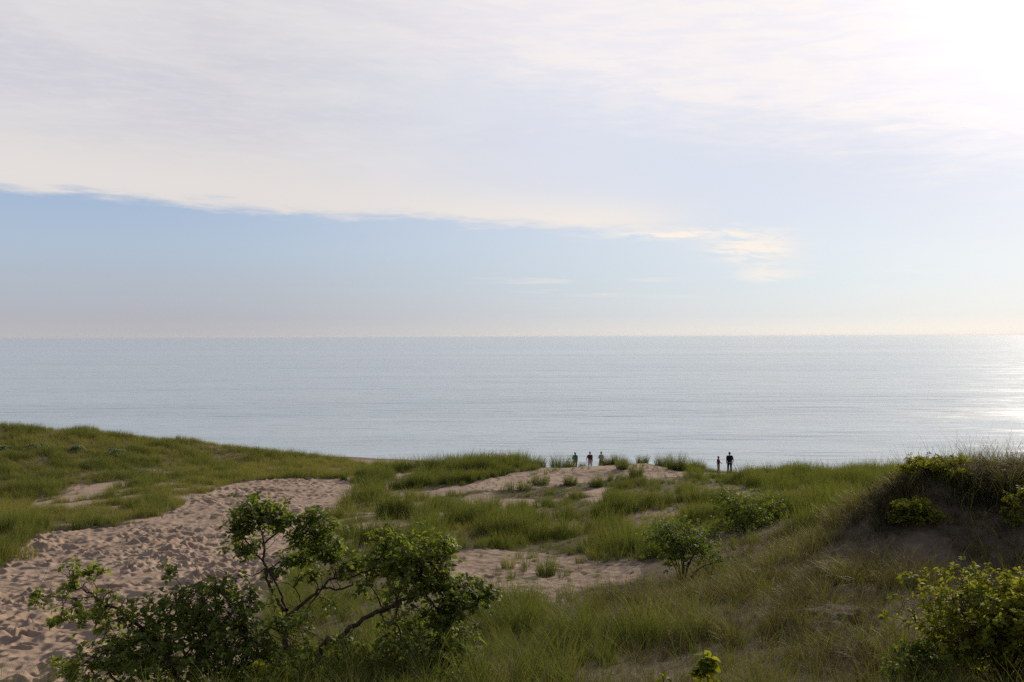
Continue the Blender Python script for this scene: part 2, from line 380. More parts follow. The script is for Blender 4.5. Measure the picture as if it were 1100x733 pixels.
def mk_flat(name, col, rough=.85, spec=.2, scale=20, dark=.6):
    m, g, out = newmat(name)
    b = g.node('ShaderNodeBsdfPrincipled'); b.inputs['Roughness'].default_value = rough; b.inputs['Specular IOR Level'].default_value = spec
    tc = g.node('ShaderNodeTexCoord').outputs['Object']
    n = g.noise(tc, scale, 4, .6)
    g.put(b.inputs['Base Color'], g.mix(g.smooth(n, .35, .65), tuple(c * dark for c in col), col))
    g.put(out.inputs[0], b.outputs[0]); M[name] = m
mk_sand(); mk_water()
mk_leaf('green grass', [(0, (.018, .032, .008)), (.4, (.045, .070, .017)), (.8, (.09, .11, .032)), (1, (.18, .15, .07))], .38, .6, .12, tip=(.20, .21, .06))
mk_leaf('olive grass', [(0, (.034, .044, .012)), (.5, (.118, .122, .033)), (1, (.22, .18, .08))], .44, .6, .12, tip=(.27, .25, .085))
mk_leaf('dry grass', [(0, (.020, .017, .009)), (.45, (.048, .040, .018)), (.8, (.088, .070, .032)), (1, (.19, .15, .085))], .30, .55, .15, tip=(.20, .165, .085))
mk_leaf('straw grass', [(0, (.06, .045, .025)), (.5, (.12, .09, .052)), (.85, (.20, .155, .095)), (1, (.38, .32, .23))], .2, .7, .12)
mk_leaf('matted grass', [(0, (.02, .018, .010)), (.6, (.045, .038, .018)), (1, (.10, .075, .04))], .15, .7, .1)
mk_leaf('deep green leaf', [(0, (.06, .09, .017)), (.5, (.14, .18, .034)), (1, (.27, .30, .055))], .5, .55, .2)
mk_leaf('mid green leaf', [(0, (.07, .11, .018)), (.5, (.15, .20, .034)), (1, (.26, .30, .05))], .45, .6, .16)
mk_leaf('yellow green leaf', [(0, (.10, .14, .015)), (.4, (.18, .215, .025)), (1, (.42, .40, .04))], .52, .6, .16, tint=(1.3, 1.2, .5))
mk_leaf('grey green leaf', [(0, (.15, .19, .10)), (1, (.30, .33, .20))], .35, .6, .25)
mk_flat('bark', (.13, .09, .07), .9, .1, 14, .45)
mk_flat('pale twig', (.28, .22, .17), .9, .1, 14, .6)
mk_flat('green stem', (.12, .14, .05), .8, .2, 14, .7)
mk_flat('seed head', (.30, .24, .14), .9, .1, 30, .7)
mk_flat('skin', (.42, .25, .17), .6, .3, 20, .9); mk_flat('hair', (.018, .013, .01), .5, .4, 60, .6)
for nm, c in (('green cloth', (.04, .24, .11)), ('maroon cloth', (.15, .04, .045)), ('white cloth', (.62, .58, .62)), ('olive cloth', (.13, .14, .08)), ('tan cloth', (.32, .27, .17)),
              ('grey cloth', (.28, .31, .31)), ('red cloth', (.22, .03, .05)), ('navy cloth', (.018, .022, .045)), ('black cloth', (.012, .012, .02)), ('shoe', (.05, .04, .04))):
    mk_flat(nm, c, .9, .1, 9, .7)

# ------------------------------------------------------------------ structure
ground = build_ground()
def build_water():
    xs = np.concatenate([-np.geomspace(60000, 50, 40), [0], np.geomspace(50, 60000, 40)])
    ys = np.concatenate([[-20000, -2000, 60, 120], np.geomspace(140, 60000, 70)])
    X, Y = np.meshgrid(xs, ys); n = len(xs)
    V = np.stack([X.ravel(), Y.ravel(), np.zeros(X.size)], 1)
    i = np.arange(len(ys) - 1)[:, None] * n; j = np.arange(n - 1)[None]
    Fq = np.stack([i + j, i + j + 1, i + n + j + 1, i + n + j], -1).reshape(-1, 4)
    tag(mesh_np('lake_water', V, Fq, M['water'], smooth=False), kind='structure')
build_water()
def build_haze():
    me = bpy.data.meshes.new('haze'); bm = bmesh.new(); bmesh.ops.create_cube(bm, size=1)
    bmesh.ops.transform(bm, matrix=Matrix.Translation((0, 20000, 13.5)) @ Matrix.Diagonal((122000, 82000, 43, 1)), verts=bm.verts)
    bm.to_mesh(me); bm.free(); o = bpy.data.objects.new('haze', me); C.objects.link(o)
    m = bpy.data.materials.new('lake haze'); m.use_nodes = True; nt = m.node_tree; nt.nodes.clear(); out = nt.nodes.new('ShaderNodeOutputMaterial')
    v = nt.nodes.new('ShaderNodeVolumePrincipled'); v.inputs['Color'].default_value = (.80, .84, .92, 1); v.inputs['Density'].default_value = 1.2e-5; v.inputs['Anisotropy'].default_value = .3
    nt.links.new(v.outputs[0], out.inputs['Volume']); me.materials.append(m); tag(o, kind='stuff')
    o['label'] = 'thin pale haze lying over the lake towards the horizon'
build_haze()

# ------------------------------------------------------------------ grass
def blades(n, h, spread, width, lean, droop, r, seg=4, hv=.35):
    """n tapering curved blades round the origin -> verts, quads, tip factor"""
    V = []; Fq = []; T = []
    for k in range(n):
        a = r.uniform(0, 6.283); rad = spread * math.sqrt(r.random()) * .5
        bx, by = rad * math.cos(a), rad * math.sin(a)
        da = a + r.uniform(-1.1, 1.1); L = h * r.uniform(1 - hv, 1 + hv * .6) * (1 - .4 * (rad / (spread * .5)) ** 2); ln = lean * r.uniform(.3, 1.5); w = width * r.uniform(.7, 1.25)
        ph = r.uniform(0, 3.14); pxv, pyv = math.cos(ph), math.sin(ph)
        x, y, z = bx, by, -.06; th = ln * .35; base = len(V)
        for s in range(seg + 1):
            t = s / seg; ww = w * (1 - t) ** .7 * .5 + .0004
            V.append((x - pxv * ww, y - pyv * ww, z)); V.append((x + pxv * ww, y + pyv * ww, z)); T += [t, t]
            th += (ln * .6 + droop * t * 1.6) / seg
            st = (L + .06) / seg
            x += math.sin(th) * math.cos(da) * st; y += math.sin(th) * math.sin(da) * st; z += math.cos(th) * st
        for s in range(seg):
            b = base + 2 * s; Fq.append((b, b + 1, b + 3, b + 2))
    return V, Fq, T
def tuft_proto(mat, **kw):
    r = random.Random(kw.pop('seed'))
    V, Fq, T = blades(r=r, **kw)
    return mesh_np('grass_tuft', V, Fq, M[mat], attrs={'tip': T}, link=False)

def scatter(name, label, pts, rot, scl, tilt, protos, which):
    """one object: grass tufts instanced on its points"""
    me = bpy.data.meshes.new(name); me.vertices.add(len(pts)); me.vertices.foreach_set('co', np.asarray(pts, np.float32).ravel())
    r3 = np.zeros((len(pts), 3), np.float32); r3[:, 0] = tilt[:, 0]; r3[:, 1] = tilt[:, 1]; r3[:, 2] = rot
    a = me.attributes.new('rot', 'FLOAT_VECTOR', 'POINT'); a.data.foreach_set('vector', r3.ravel())
    a = me.attributes.new('scl', 'FLOAT_VECTOR', 'POINT'); a.data.foreach_set('vector', np.asarray(scl, np.float32).ravel())
    a = me.attributes.new('kindix', 'INT', 'POINT'); a.data.foreach_set('value', np.asarray(which, np.int32))
    o = bpy.data.objects.new(name, me); C.objects.link(o)
    ng = bpy.data.node_groups.new(name, 'GeometryNodeTree')
    ng.interface.new_socket('Geometry', in_out='INPUT', socket_type='NodeSocketGeometry'); ng.interface.new_socket('Geometry', in_out='OUTPUT', socket_type='NodeSocketGeometry')
    N = ng.nodes; L = ng.links
    gi = N.new('NodeGroupInput'); go = N.new('NodeGroupOutput'); g2i = N.new('GeometryNodeGeometryToInstance')
    for p in reversed(protos):
        oi = N.new('GeometryNodeObjectInfo'); oi.inputs['Object'].default_value = p; oi.inputs['As Instance'].default_value = True
        L.new(oi.outputs['Geometry'], g2i.inputs[0])
    iop = N.new('GeometryNodeInstanceOnPoints'); iop.inputs['Pick Instance'].default_value = True
    def att(n, t):
        q = N.new('GeometryNodeInputNamedAttribute'); q.data_type = t; q.inputs[0].default_value = n; return q.outputs[0]
    L.new(gi.outputs[0], iop.inputs['Points']); L.new(g2i.outputs[0], iop.inputs['Instance'])
    L.new(att('kindix', 'INT'), iop.inputs['Instance Index']); L.new(att('rot', 'FLOAT_VECTOR'), iop.inputs['Rotation']); L.new(att('scl', 'FLOAT_VECTOR'), iop.inputs['Scale'])
    L.new(iop.outputs[0], go.inputs[0])
    md = o.modifiers.new('tufts', 'NODES'); md.node_group = ng
    tag(o, label, 'grass', kind='stuff'); return o

CLEAR = [(733, 29, 1.5), (733, 27, .8), (797, 41, 1.7), (985, 23.8, .8), (1080, 12.8, .8), (300, 15, .5), (180, 13.4, 1.0), (470, 14.2, .6), (760, 11.6, .5), (617, 88, .5), (633, 88, .8), (645, 88, .5)]
def grow(N, rmin, rmax, amin, amax, seed, dens=None):
    r = np.random.default_rng(seed)
    rad = np.sqrt(r.uniform(rmin ** 2, rmax ** 2, N)); a = np.radians(r.uniform(amin, amax, N))
    x = rad * np.sin(a); y = rad * np.cos(a); d, path, bl, mound, zb = zones(x, y)
    keep = r.random(N) < d
    if dens is not None: keep &= dens(x, y, d, mound, r)
    x, y = x[keep], y[keep]
    d = d[keep]; mound = mound[keep]; free = np.ones(len(x), bool)
    for px, Y, rr in CLEAR:
        free &= np.hypot(x - (px - 550) / F * Y, y - Y + rr * .5) > rr
    return x[free], y[free], d[free], mound[free], r

def far_grass():
    protos = [tuft_proto('green grass', seed=i, n=34, h=1.0, spread=.42, width=.016, lean=.30, droop=.35) for i in range(4)] + \
             [tuft_proto('olive grass', seed=10 + i, n=30, h=.85, spread=.48, width=.014, lean=.45, droop=.5) for i in range(3)] + \
             [tuft_proto('straw grass', seed=20 + i, n=16, h=.5, spread=.4, width=.010, lean=.8, droop=.6) for i in range(2)]
    x, y, d, md, r = grow(76000, 38, 126, -34, 33, 1)
    z = ground_z(x, y)
    dark = fbm(x, y, 11, 4, 61) + .9 * fbm(x, y, 2.3, 2, 63)
    hill = (x < -14) & (y > 60)
    k = np.where(dark + r.normal(0, .10, len(x)) > np.where(hill, .17, -.10), r.integers(0, 4, len(x)), r.integers(4, 7, len(x)))
    k = np.where(r.random(len(x)) < .07, r.integers(7, 9, len(x)), k)
    s = .34 + 1.15 * np.clip(.45 + 2.2 * fbm(x, y, 2.3, 2, 63), 0, 1) ** 1.4 * (.6 + d * .4)
    s = np.where(hill, .55 + .35 * s, s * (1 + .15 * (np.abs(x + 6) < 9) * (y > 48)) * np.where((x > -6) & (x < 15) & (y > 60) & (y < 78), .68, 1)) * np.where((y > 70) & ~hill, .92, .98)
    s *= np.where((np.abs(x / y * F + 550 - 777) < 22) & (y > 70), .55, 1)
    s = s * r.uniform(.75, 1.2, len(x)) * np.where(d < .45, .8, 1.0) 
    S = np.stack([s * 1.05, s * 1.05, s], 1)
    T = np.stack([r.normal(0, .10, len(x)), r.normal(0.05, .10, len(x))], 1)
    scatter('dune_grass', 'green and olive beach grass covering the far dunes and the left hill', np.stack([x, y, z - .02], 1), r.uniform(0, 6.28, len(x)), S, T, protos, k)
def near_grass():
    protos = [tuft_proto('green grass', seed=40 + i, n=46, h=.85, spread=.22, width=.0095, lean=.50, droop=.6, seg=5) for i in range(3)] + \
             [tuft_proto('olive grass' if i == 0 else 'dry grass', seed=50 + i, n=42, h=.75, spread=.24, width=.009, lean=.75, droop=.8, seg=5) for i in range(3)] + \
             [tuft_proto('straw grass', seed=60 + i, n=30, h=.55, spread=.30, width=.008, lean=1.2, droop=1.0, seg=5) for i in range(3)]
    x, y, d, md, r = grow(15500, 7, 39, -36, 36, 2)
    z = ground_z(x, y)
    tone = fbm(x, y, 4, 4, 71) + .6 * fbm(x, y, 1.5, 2, 73) + r.normal(0, .07, len(x))
    k = np.where(tone > .05 + np.clip(x, -4, 6) * .045, r.integers(0, 3, len(x)), r.integers(3, 6, len(x)))
    k = np.where(r.random(len(x)) < np.where(md, .32, np.clip(.22 + x * .03, .12, .5)), r.integers(6, 9, len(x)), k)
    s = (.32 + 1.0 * np.clip(.45 + 2.4 * fbm(x, y, 1.5, 2, 73), 0, 1) ** 1.3) * r.uniform(.7, 1.2, len(x))
    s *= np.where(y < 13, .62, np.where(md, 1.0, .88))
    top = (np.hypot(x - 13, y - 27) < 4.5) & ~md
    s = np.where(top, s * 1.3 + .15, s)
    S = np.stack([s, s, s], 1)
    T = np.stack([r.normal(0, .16, len(x)), r.normal(.08, .16, len(x))], 1)
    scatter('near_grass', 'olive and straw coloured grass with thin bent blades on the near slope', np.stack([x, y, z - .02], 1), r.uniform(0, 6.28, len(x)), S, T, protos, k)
    # loose dead straws lying between
    protos = [tuft_proto('straw grass', seed=80 + i, n=9, h=.55, spread=.8, width=.008, lean=2.6, droop=.3, seg=3) for i in range(3)]
    x, y, d, md, r = grow(12000, 7, 34, -36, 36, 3)
    z = ground_z(x, y)
    s = r.uniform(.5, 1.1, len(x))
    scatter('dead_straw', 'bleached dead straws lying across the near slope', np.stack([x, y, z + .03], 1), r.uniform(0, 6.28, len(x)), np.stack([s] * 3, 1), r.normal(0, .1, (len(x), 2)), protos, r.integers(0, 3, len(x)))
far_grass(); near_grass()

def at(px, py, Y):
    return Vector(((px - 550) / F * Y, Y, CAMZ - (py - 361) / F * Y))
def gz(x, y): return float(ground_z(np.array([x]), np.array([y]))[0])
def foot(px, Y):
    x = (px - 550) / F * Y; return Vector((x, Y, gz(x, Y)))

def tall_blades():
    protos = [tuft_proto('green grass', seed=90 + i, n=7, h=1.0, spread=.5, width=.007, lean=.35, droop=.6, seg=6) for i in range(2)] + \
             [tuft_proto('straw grass', seed=95 + i, n=6, h=1.1, spread=.5, width=.0045, lean=.45, droop=.5, seg=6) for i in range(2)]
    x, y, d, md, r = grow(7500, 7.5, 33, -34, 34, 5, dens=lambda x, y, d, md, r: r.random(len(x)) < np.where(x > 2, .95, .55))
    z = ground_z(x, y); s = r.uniform(.6, 1.0, len(x)) * np.where((x > 10) & (y > 22), 1.25, 1.0) * np.where(y < 12, .75, 1)
    scatter('tall_stalks', 'thin tall grass stalks rising above the near slope and the right mound', np.stack([x, y, z - .02], 1), r.uniform(0, 6.28, len(x)), np.stack([s] * 3, 1), r.normal(0, .12, (len(x), 2)), protos, r.integers(0, 4, len(x)))
    # matted grass hanging over the mound's edge
    protos = [tuft_proto('matted grass', seed=110 + i, n=40, h=.75, spread=.5, width=.011, lean=1.0, droop=1.5, seg=6) for i in range(3)]
    q = r.uniform(0, 1, 170); px = np.interp(q, [0, .25, .35, .6, 1], [938, 985, 1035, 1060, 1125]); Yc = np.interp(q, [0, .25, .35, .6, 1], [25.6, 25.9, 25.7, 25.2, 25.2]) + r.normal(0, .5, 170)
    x = (px - 550) / F * Yc; z = ground_z(x, Yc)
    scatter('matted_grass', 'dark matted grass and roots hanging over the edge of the right mound', np.stack([x, Yc, z], 1), r.uniform(0, 6.28, 170), np.stack([r.uniform(.4, 1.1, 170)] * 3, 1), r.normal(0, .25, (170, 2)), protos, r.integers(0, 3, 170))
tall_blades()

# single clumps that stand apart
def clump(px, Y, h, w, n, mat, label, seed, seeds=False):
    r = random.Random(seed); p = foot(px, Y)
    root = bpy.data.objects.new('grass_clump', None); C.objects.link(root); root.location = p
    V, Fq, T = blades(int(n * 1.7), h, w, .007 + .00015 * Y, .48, .45, r, 5, .5)
    mesh_np('blades', V, Fq, M[mat], parent=root, attrs={'tip': T})
    tag(root, label, 'grass clump', 'clumps of beach grass standing apart')
    if n < 100: return root
    V, Fq, T = blades(max(6, n // 10), h * .8, w * 1.2, .006 + .00008 * Y, .9, .7, r, 5)
    mesh_np('dead_blades', V, Fq, M['straw grass'], parent=root, attrs={'tip': T})
    return root
clump(572, 86, 1.25, 2.3, 420, 'green grass', 'tall round grass clump left of the three people on the dune crest', 1)
clump(603, 87, 1.5, 2.0, 300, 'green grass', 'wide grass clump at the left side of the person in green', 21)
clump(613, 88, .8, .8, 120, 'green grass', 'low grass tuft in front of the person in green', 22)
clump(647, 88.2, .75, .7, 110, 'green grass', 'low grass tuft in front of the rightmost of the three people', 23)
clump(527, 82, 1.1, 1.3, 240, 'green grass', 'grass clump on the upper left part of the sandy crest', 32)
clump(668, 79, 1.1, .9, 200, 'green grass', 'grass clump on the sand just below the skyline, right of centre', 33)
clump(580, 73, 1.0, 1.2, 220, 'green grass', 'wide low grass clump at the lower edge of the sandy crest', 34)
clump(430, 78, 1.3, 2.0, 340, 'green grass', 'tall grass clump between the trodden path and the dune crest', 35)
clump(400, 70, 1.2, 1.8, 320, 'green grass', 'green grass clump at the right edge of the trodden path', 36)
clump(640, 41, .8, .7, 140, 'olive grass', 'olive grass clump near the right end of the sand hollow', 37)
clump(545, 39, .7, .5, 90, 'olive grass', 'olive grass clump near the left end of the sand hollow', 38)
clump(625.5, 88.3, .75, .5, 90, 'green grass', 'small grass tuft between the person in green and the one in maroon', 31)
clump(545, 88, 1.3, 2.2, 360, 'green grass', 'broad grass clump on the crest, left of the tall round one', 24)
clump(500, 88, 1.35, 3.0, 420, 'green grass', 'broad dark grass clump at the left end of the dune crest', 25)
clump(460, 80, 1.6, 2.6, 420, 'green grass', 'big dark grass clump below the left end of the crest', 26)
clump(487, 76, 1.3, 1.6, 300, 'green grass', 'grass clump beside the left tip of the sandy crest', 27)
clump(640, 72, 1.1, .9, 200, 'green grass', 'grass clump below the middle of the sandy crest', 28)
clump(654, 86, 1.25, 1.0, 260, 'green grass', 'narrow grass clump just right of the three people', 2)
clump(664, 86, 1.25, 1.0, 260, 'green grass', 'grass clump on the crest, right of the narrow one beside the people', 3)
clump(690, 85, 1.05, 1.0, 200, 'green grass', 'low grass clump on the bare sand crest, midway between the two groups of people', 4)
clump(712, 83, 1.25, 1.3, 260, 'green grass', 'grass clump at the right end of the bare sand crest', 5)
clump(727, 80, 1.6, 1.4, 340, 'green grass', 'large dark grass clump at the right end of the sandy blowout', 6)
clump(586, 37, .95, .7, 170, 'green grass', 'lone upright green grass clump in the hollow of bare sand', 7)
clump(622, 40, .55, .35, 50, 'olive grass', 'small thin grass clump on bare sand right of the lone upright clump', 8)
clump(570, 44, .4, .3, 30, 'olive grass', 'tiny sparse grass clump in the middle of the sand hollow', 9)
clump(683, 75, 1.2, 1.0, 240, 'green grass', 'dark grass clump below the bare crest, right of the middle', 10)
clump(612, 73, 1.0, .9, 200, 'green grass', 'grass clump below the bare crest, under the three people', 11)
clump(6, 47, .9, 2.6, 420, 'olive grass', 'wide olive grass clump at the left edge of the trodden sand', 12)
clump(160, 66, .8, 1.1, 190, 'olive grass', 'olive grass clump at the upper edge of the trodden sand, left side', 13)

# ------------------------------------------------------------------ shrubs and small trees
def tube(V, Fq, pts, r0, r1, sides=6):
    pts = [Vector(p) for p in pts]; n = len(pts); base = len(V)
    up = Vector((.3, .2, 1)).normalized()
    for i, p in enumerate(pts):
        d = (pts[min(i + 1, n - 1)] - pts[max(i - 1, 0)]); d = d.normalized() if d.length > 1e-6 else up
        a = d.cross(up); a = a.normalized() if a.length > .05 else d.cross(Vector((1, 0, 0))).normalized()
        b = d.cross(a); t = i / (n - 1); rr = r0 + (r1 - r0) * t
        for s in range(sides):
            th = 6.2832 * s / sides; V.append(tuple(p + (a * math.cos(th) + b * math.sin(th)) * rr))
    for i in range(n - 1):
        for s in range(sides):
            b0 = base + i * sides; s2 = (s + 1) % sides
            Fq.append((b0 + s, b0 + s2, b0 + sides + s2, b0 + sides + s))
def bent(a, b, r, k=5, amp=.08):
    a, b = Vector(a), Vector(b); L = (b - a).length; o = [a]
    off = Vector((0, 0, 0))
    for i in range(1, k):
        t = i / k; off = Vector((r.uniform(-1, 1), r.uniform(-1, 1), r.uniform(-.5, 1))) * amp * L * math.sin(3.14 * t)
        o.append(a.lerp(b, t) + off)
    return o + [b]
def smoothline(pts, k=4):
    pts = [Vector(p) for p in pts]; out = []
    for i in range(len(pts) - 1):
        p0 = pts[max(i - 1, 0)]; p1 = pts[i]; p2 = pts[i + 1]; p3 = pts[min(i + 2, len(pts) - 1)]
        for s in range(k):
            t = s / k
            out.append(.5 * ((2 * p1) + (p2 - p0) * t + (2 * p0 - 5 * p1 + 4 * p2 - p3) * t * t + (3 * p1 - p0 - 3 * p2 + p3) * t ** 3))
    return out + [pts[-1]]
def leaf(V, Fq, T, p, d, nrm, L, W):
    """one folded pointed leaf, 4 quads"""
    d = d.normalized(); s = d.cross(nrm)
    s = s.normalized() if s.length > .01 else Vector((1, 0, 0)); n = s.cross(d)
    b = len(V); fold = W * .18
    prof = [(0, .0, 0), (.28, .42, .02), (.62, .46, .0), (1, 0, -.10)]
    V.append(tuple(p))
    for t, w, dz in prof[1:3]:
        q = p + d * L * t + n * L * dz
        V.append(tuple(q - s * W * w + n * fold)); V.append(tuple(q)); V.append(tuple(q + s * W * w + n * fold))
    V.append(tuple(p + d * L - n * L * .1))
    # quads (ends as degenerate-free quads)
    Fq += [(b, b + 2, b + 5, b + 1) if False else (b, b + 2, b + 5, b + 4)]
    Fq[-1] = (b + 1, b + 2, b + 5, b + 4); Fq += [(b + 2, b + 3, b + 6, b + 5)]
    Fq += [(b, b + 3, b + 2, b + 1), (b + 4, b + 5, b + 6, b + 7)]
    T += [0] * 8
def plant(name, label, cat, base, stems, blobs, leafmat, barkmat='bark', LL=.07, LW=.036, per=7, seed=1, group=None, twig_r=.004, density=1.0, trunk_label=None, leafname='crown', extra=None, fat=1.0, bare=0):
    """stems: [(points, r0, r1)], blobs: [(centre, (rx,ry,rz), rosettes)]"""
    r = random.Random(seed); base = Vector(base)
    root = bpy.data.objects.new(name, None); C.objects.link(root); root.location = base
    TV, TF = [], []; LV, LF, LT = [], [], []
    hubs = []
    for pts, r0, r1 in stems:
        sp = smoothline([Vector(p) - base for p in pts], 5); sp = [sp[0]] + [q + Vector((r.uniform(-1, 1), r.uniform(-1, 1), r.uniform(-1, 1))) * (r0 * .45 + .006) for q in sp[1:]]; tube(TV, TF, sp, r0, r1, 7)
        hubs += [(q, r0 + (r1 - r0) * i / len(sp)) for i, q in enumerate(sp)][len(sp) // 4:]
    for c, rad, cnt in blobs:
        c = Vector(c) - base; cnt = int(cnt * density); rad = tuple(q * fat for q in rad)
        hc, hr = min(hubs, key=lambda h: (h[0] - c).length)
        nb = max(2, cnt // 9); limbs = []
        for k in range(nb):
            v = Vector((r.gauss(0, 1), r.gauss(0, 1), r.gauss(.15, 1))).normalized() * r.uniform(.35, .95)
            e = c + Vector((v.x * rad[0], v.y * rad[1], v.z * rad[2]))
            hh = min(hubs, key=lambda h: (h[0] - e).length + r.uniform(0, .25))[0]
            ln = bent(hh, e, r, 5, .12); tube(TV, TF, ln, max(twig_r * 1.6, min(hr * .6, .018)), twig_r, 5); limbs += ln[2:]
        for k in range(cnt):
            v = Vector((r.gauss(0, .56), r.gauss(0, .56), r.gauss(0, .56)))
            e = c + Vector((v.x * rad[0], v.y * rad[1], v.z * rad[2]))
            st = min(limbs, key=lambda h: (h - e).length)
            if (e - st).length > .9 * max(rad): continue
            if (e - st).length > .02: tube(TV, TF, bent(st, e, r, 3, .1), twig_r, twig_r * .5, 4)
            ax = ((e - st).normalized() * .5 + Vector((0, 0, .7)) + Vector((r.gauss(0, .3), r.gauss(0, .3), 0))).normalized()
            s1 = ax.orthogonal().normalized(); s2 = ax.cross(s1); sz = r.uniform(.7, 1.2)
            for q in range(per):
                th = q * 2.4 + r.uniform(-.4, .4); up = r.uniform(-.25, .75)
                d = s1 * math.cos(th) + s2 * math.sin(th) + ax * up
                o = e - ax * r.uniform(0, .06)
                L = LL * sz * r.uniform(.6, 1.2)
                leaf(LV, LF, LT, o + d * .008, d, ax + Vector((r.gauss(0, .35), r.gauss(0, .35), r.gauss(0, .2))), L, L * LW / LL)
    for k in range(bare):
        h0, h1 = r.choice(hubs); v = Vector((r.gauss(0, 1), r.gauss(0, .6), r.gauss(.3, .7))).normalized() * r.uniform(.25, .7)
        ln = bent(h0, h0 + v, r, 6, .14); tube(TV, TF, ln, min(h1 * .5, .007), .0015, 4)
        for m_ in range(3):
            q = r.choice(ln[2:5]); v2 = (v * .5 + Vector((r.gauss(0, .25), r.gauss(0, .25), r.gauss(0, .25)))) * .5; tube(TV, TF, bent(q, q + v2, r, 4, .15), .003, .0012, 4)
    mesh_np('trunk', TV, TF, M[barkmat], parent=root)
    mesh_np(leafname, LV, LF, M[leafmat], parent=root, smooth=False)
    if extra: extra(root, base)
    tag(root, label, cat, group)
    return root

def pl(px_pts, Y):       # pixels (or (px,py,dY)) at distance Y
    return [at(q[0], q[1], Y + (q[2] if len(q) > 2 else 0)) for q in px_pts]
def bl(px, py, rx, ry, n, Y, dy=0, depth=None):
    k = (Y + dy) / F; return (at(px, py, Y + dy), (rx * k, (depth or max(rx, ry) * k), ry * k), n)

# the small twisted tree in the foreground
YA = 15.0
b = foot(303, YA); 
plant('small_tree', 'small gnarled tree with open twisted limbs beside the trodden sand path', 'small tree', b,
  [([b - Vector((0, 0, .2)), *pl([(305, 695), (309, 668), (306, 655)], YA)], .055, .036),
   (pl([(308, 668), (296, 645), (287, 625), (283, 600), (281, 575), (276, 560)], YA), .032, .009),
   (pl([(306, 656), (300, 636), (290, 615), (276, 596), (262, 578), (256, 566)], YA + .1), .022, .007),
   (pl([(309, 662), (322, 650), (338, 638), (346, 630), (360, 633), (378, 628, -.1)], YA), .030, .013),
   (pl([(346, 632), (354, 622), (372, 620, .2), (400, 612, .2), (425, 604, .2)], YA), .020, .008),
   (pl([(343, 635), (330, 652), (325, 664)], YA), .013, .004),
   (pl([(284, 610), (270, 618), (255, 612), (247, 616)], YA), .011, .003),
   (pl([(322, 646), (316, 632), (304, 625), (297, 627)], YA), .009, .003),
   (pl([(281, 585), (300, 570), (320, 560), (345, 566)], YA + .15), .016, .006)],
  [bl(270, 548, 17, 12, 46, YA), bl(290, 552, 16, 11, 38, YA, .1), bl(256, 563, 11, 12, 26, YA), bl(262, 588, 15, 8, 26, YA), bl(305, 556, 12, 10, 24, YA),
   bl(347, 572, 16, 16, 55, YA, .1), bl(335, 556, 10, 8, 18, YA, .1), bl(345, 590, 12, 9, 24, YA), bl(362, 600, 10, 10, 20, YA, .1), bl(310, 600, 14, 9, 22, YA, .3), bl(335, 618, 10, 8, 12, YA, .3),
   bl(372, 612, 12, 8, 16, YA), bl(250, 575, 6, 5, 6, YA), bl(320, 575, 9, 9, 16, YA, .1), bl(385, 600, 13, 9, 20, YA, .1), bl(330, 600, 10, 7, 14, YA, .2), bl(295, 615, 8, 6, 9, YA, .3), bl(355, 650, 12, 8, 12, YA, .3)],
  'deep green leaf', LL=.092, LW=.05, seed=3, density=1.8, fat=1.35, bare=16)
YB = 14.2
b = foot(322, YB)
plant('leaning_shrub', 'leaning shrub with long slanting bare trunk, right of the gnarled tree', 'shrub', b,
  [([b - Vector((0, 0, .2)), *pl([(345, 694), (362, 684), (385, 668), (410, 655), (428, 648)], YB)], .046, .026),
   (pl([(398, 662), (410, 655), (430, 645), (455, 638), (480, 628)], YB), .03, .010),
   (pl([(410, 655), (404, 640), (396, 628), (390, 615)], YB + .2), .014, .006),
   (pl([(455, 638), (468, 655), (475, 672)], YB), .018, .007), (pl([(428, 648), (425, 662), (430, 690), (436, 712)], YB - .1), .018, .006),
   (pl([(405, 655), (412, 668), (416, 690)], YB), .012, .004), (pl([(384, 668), (372, 685), (360, 700)], YB), .010, .004)],
  [bl(440, 592, 26, 14, 80, YB, .2), bl(462, 602, 20, 12, 50, YB), bl(436, 615, 22, 14, 70, YB), bl(410, 605, 15, 12, 30, YB, .3), bl(485, 592, 12, 8, 16, YB, .2),
   bl(455, 632, 16, 10, 30, YB), bl(478, 628, 14, 8, 24, YB), bl(495, 638, 22, 13, 66, YB), bl(516, 636, 14, 8, 24, YB), bl(528, 640, 8, 6, 10, YB), bl(480, 655, 18, 12, 40, YB),
   bl(446, 668, 20, 14, 55, YB), bl(480, 690, 26, 18, 95, YB), bl(455, 712, 28, 16, 90, YB), bl(490, 716, 22, 16, 60, YB), bl(418, 690, 12, 16, 22, YB), bl(370, 690, 12, 7, 10, YB, .3), bl(395, 632, 10, 8, 10, YB), bl(415, 582, 14, 9, 18, YB, .2), bl(470, 580, 14, 6, 14, YB), bl(425, 640, 16, 10, 20, YB, .2), bl(360, 715, 24, 12, 34, YB), bl(385, 700, 20, 12, 30, YB), bl(345, 728, 24, 10, 34, YB), bl(420, 715, 20, 14, 30, YB), bl(400, 722, 22, 12, 34, YB)],
  'deep green leaf', LL=.092, LW=.05, seed=5, density=1.45, fat=1.45, bare=14)
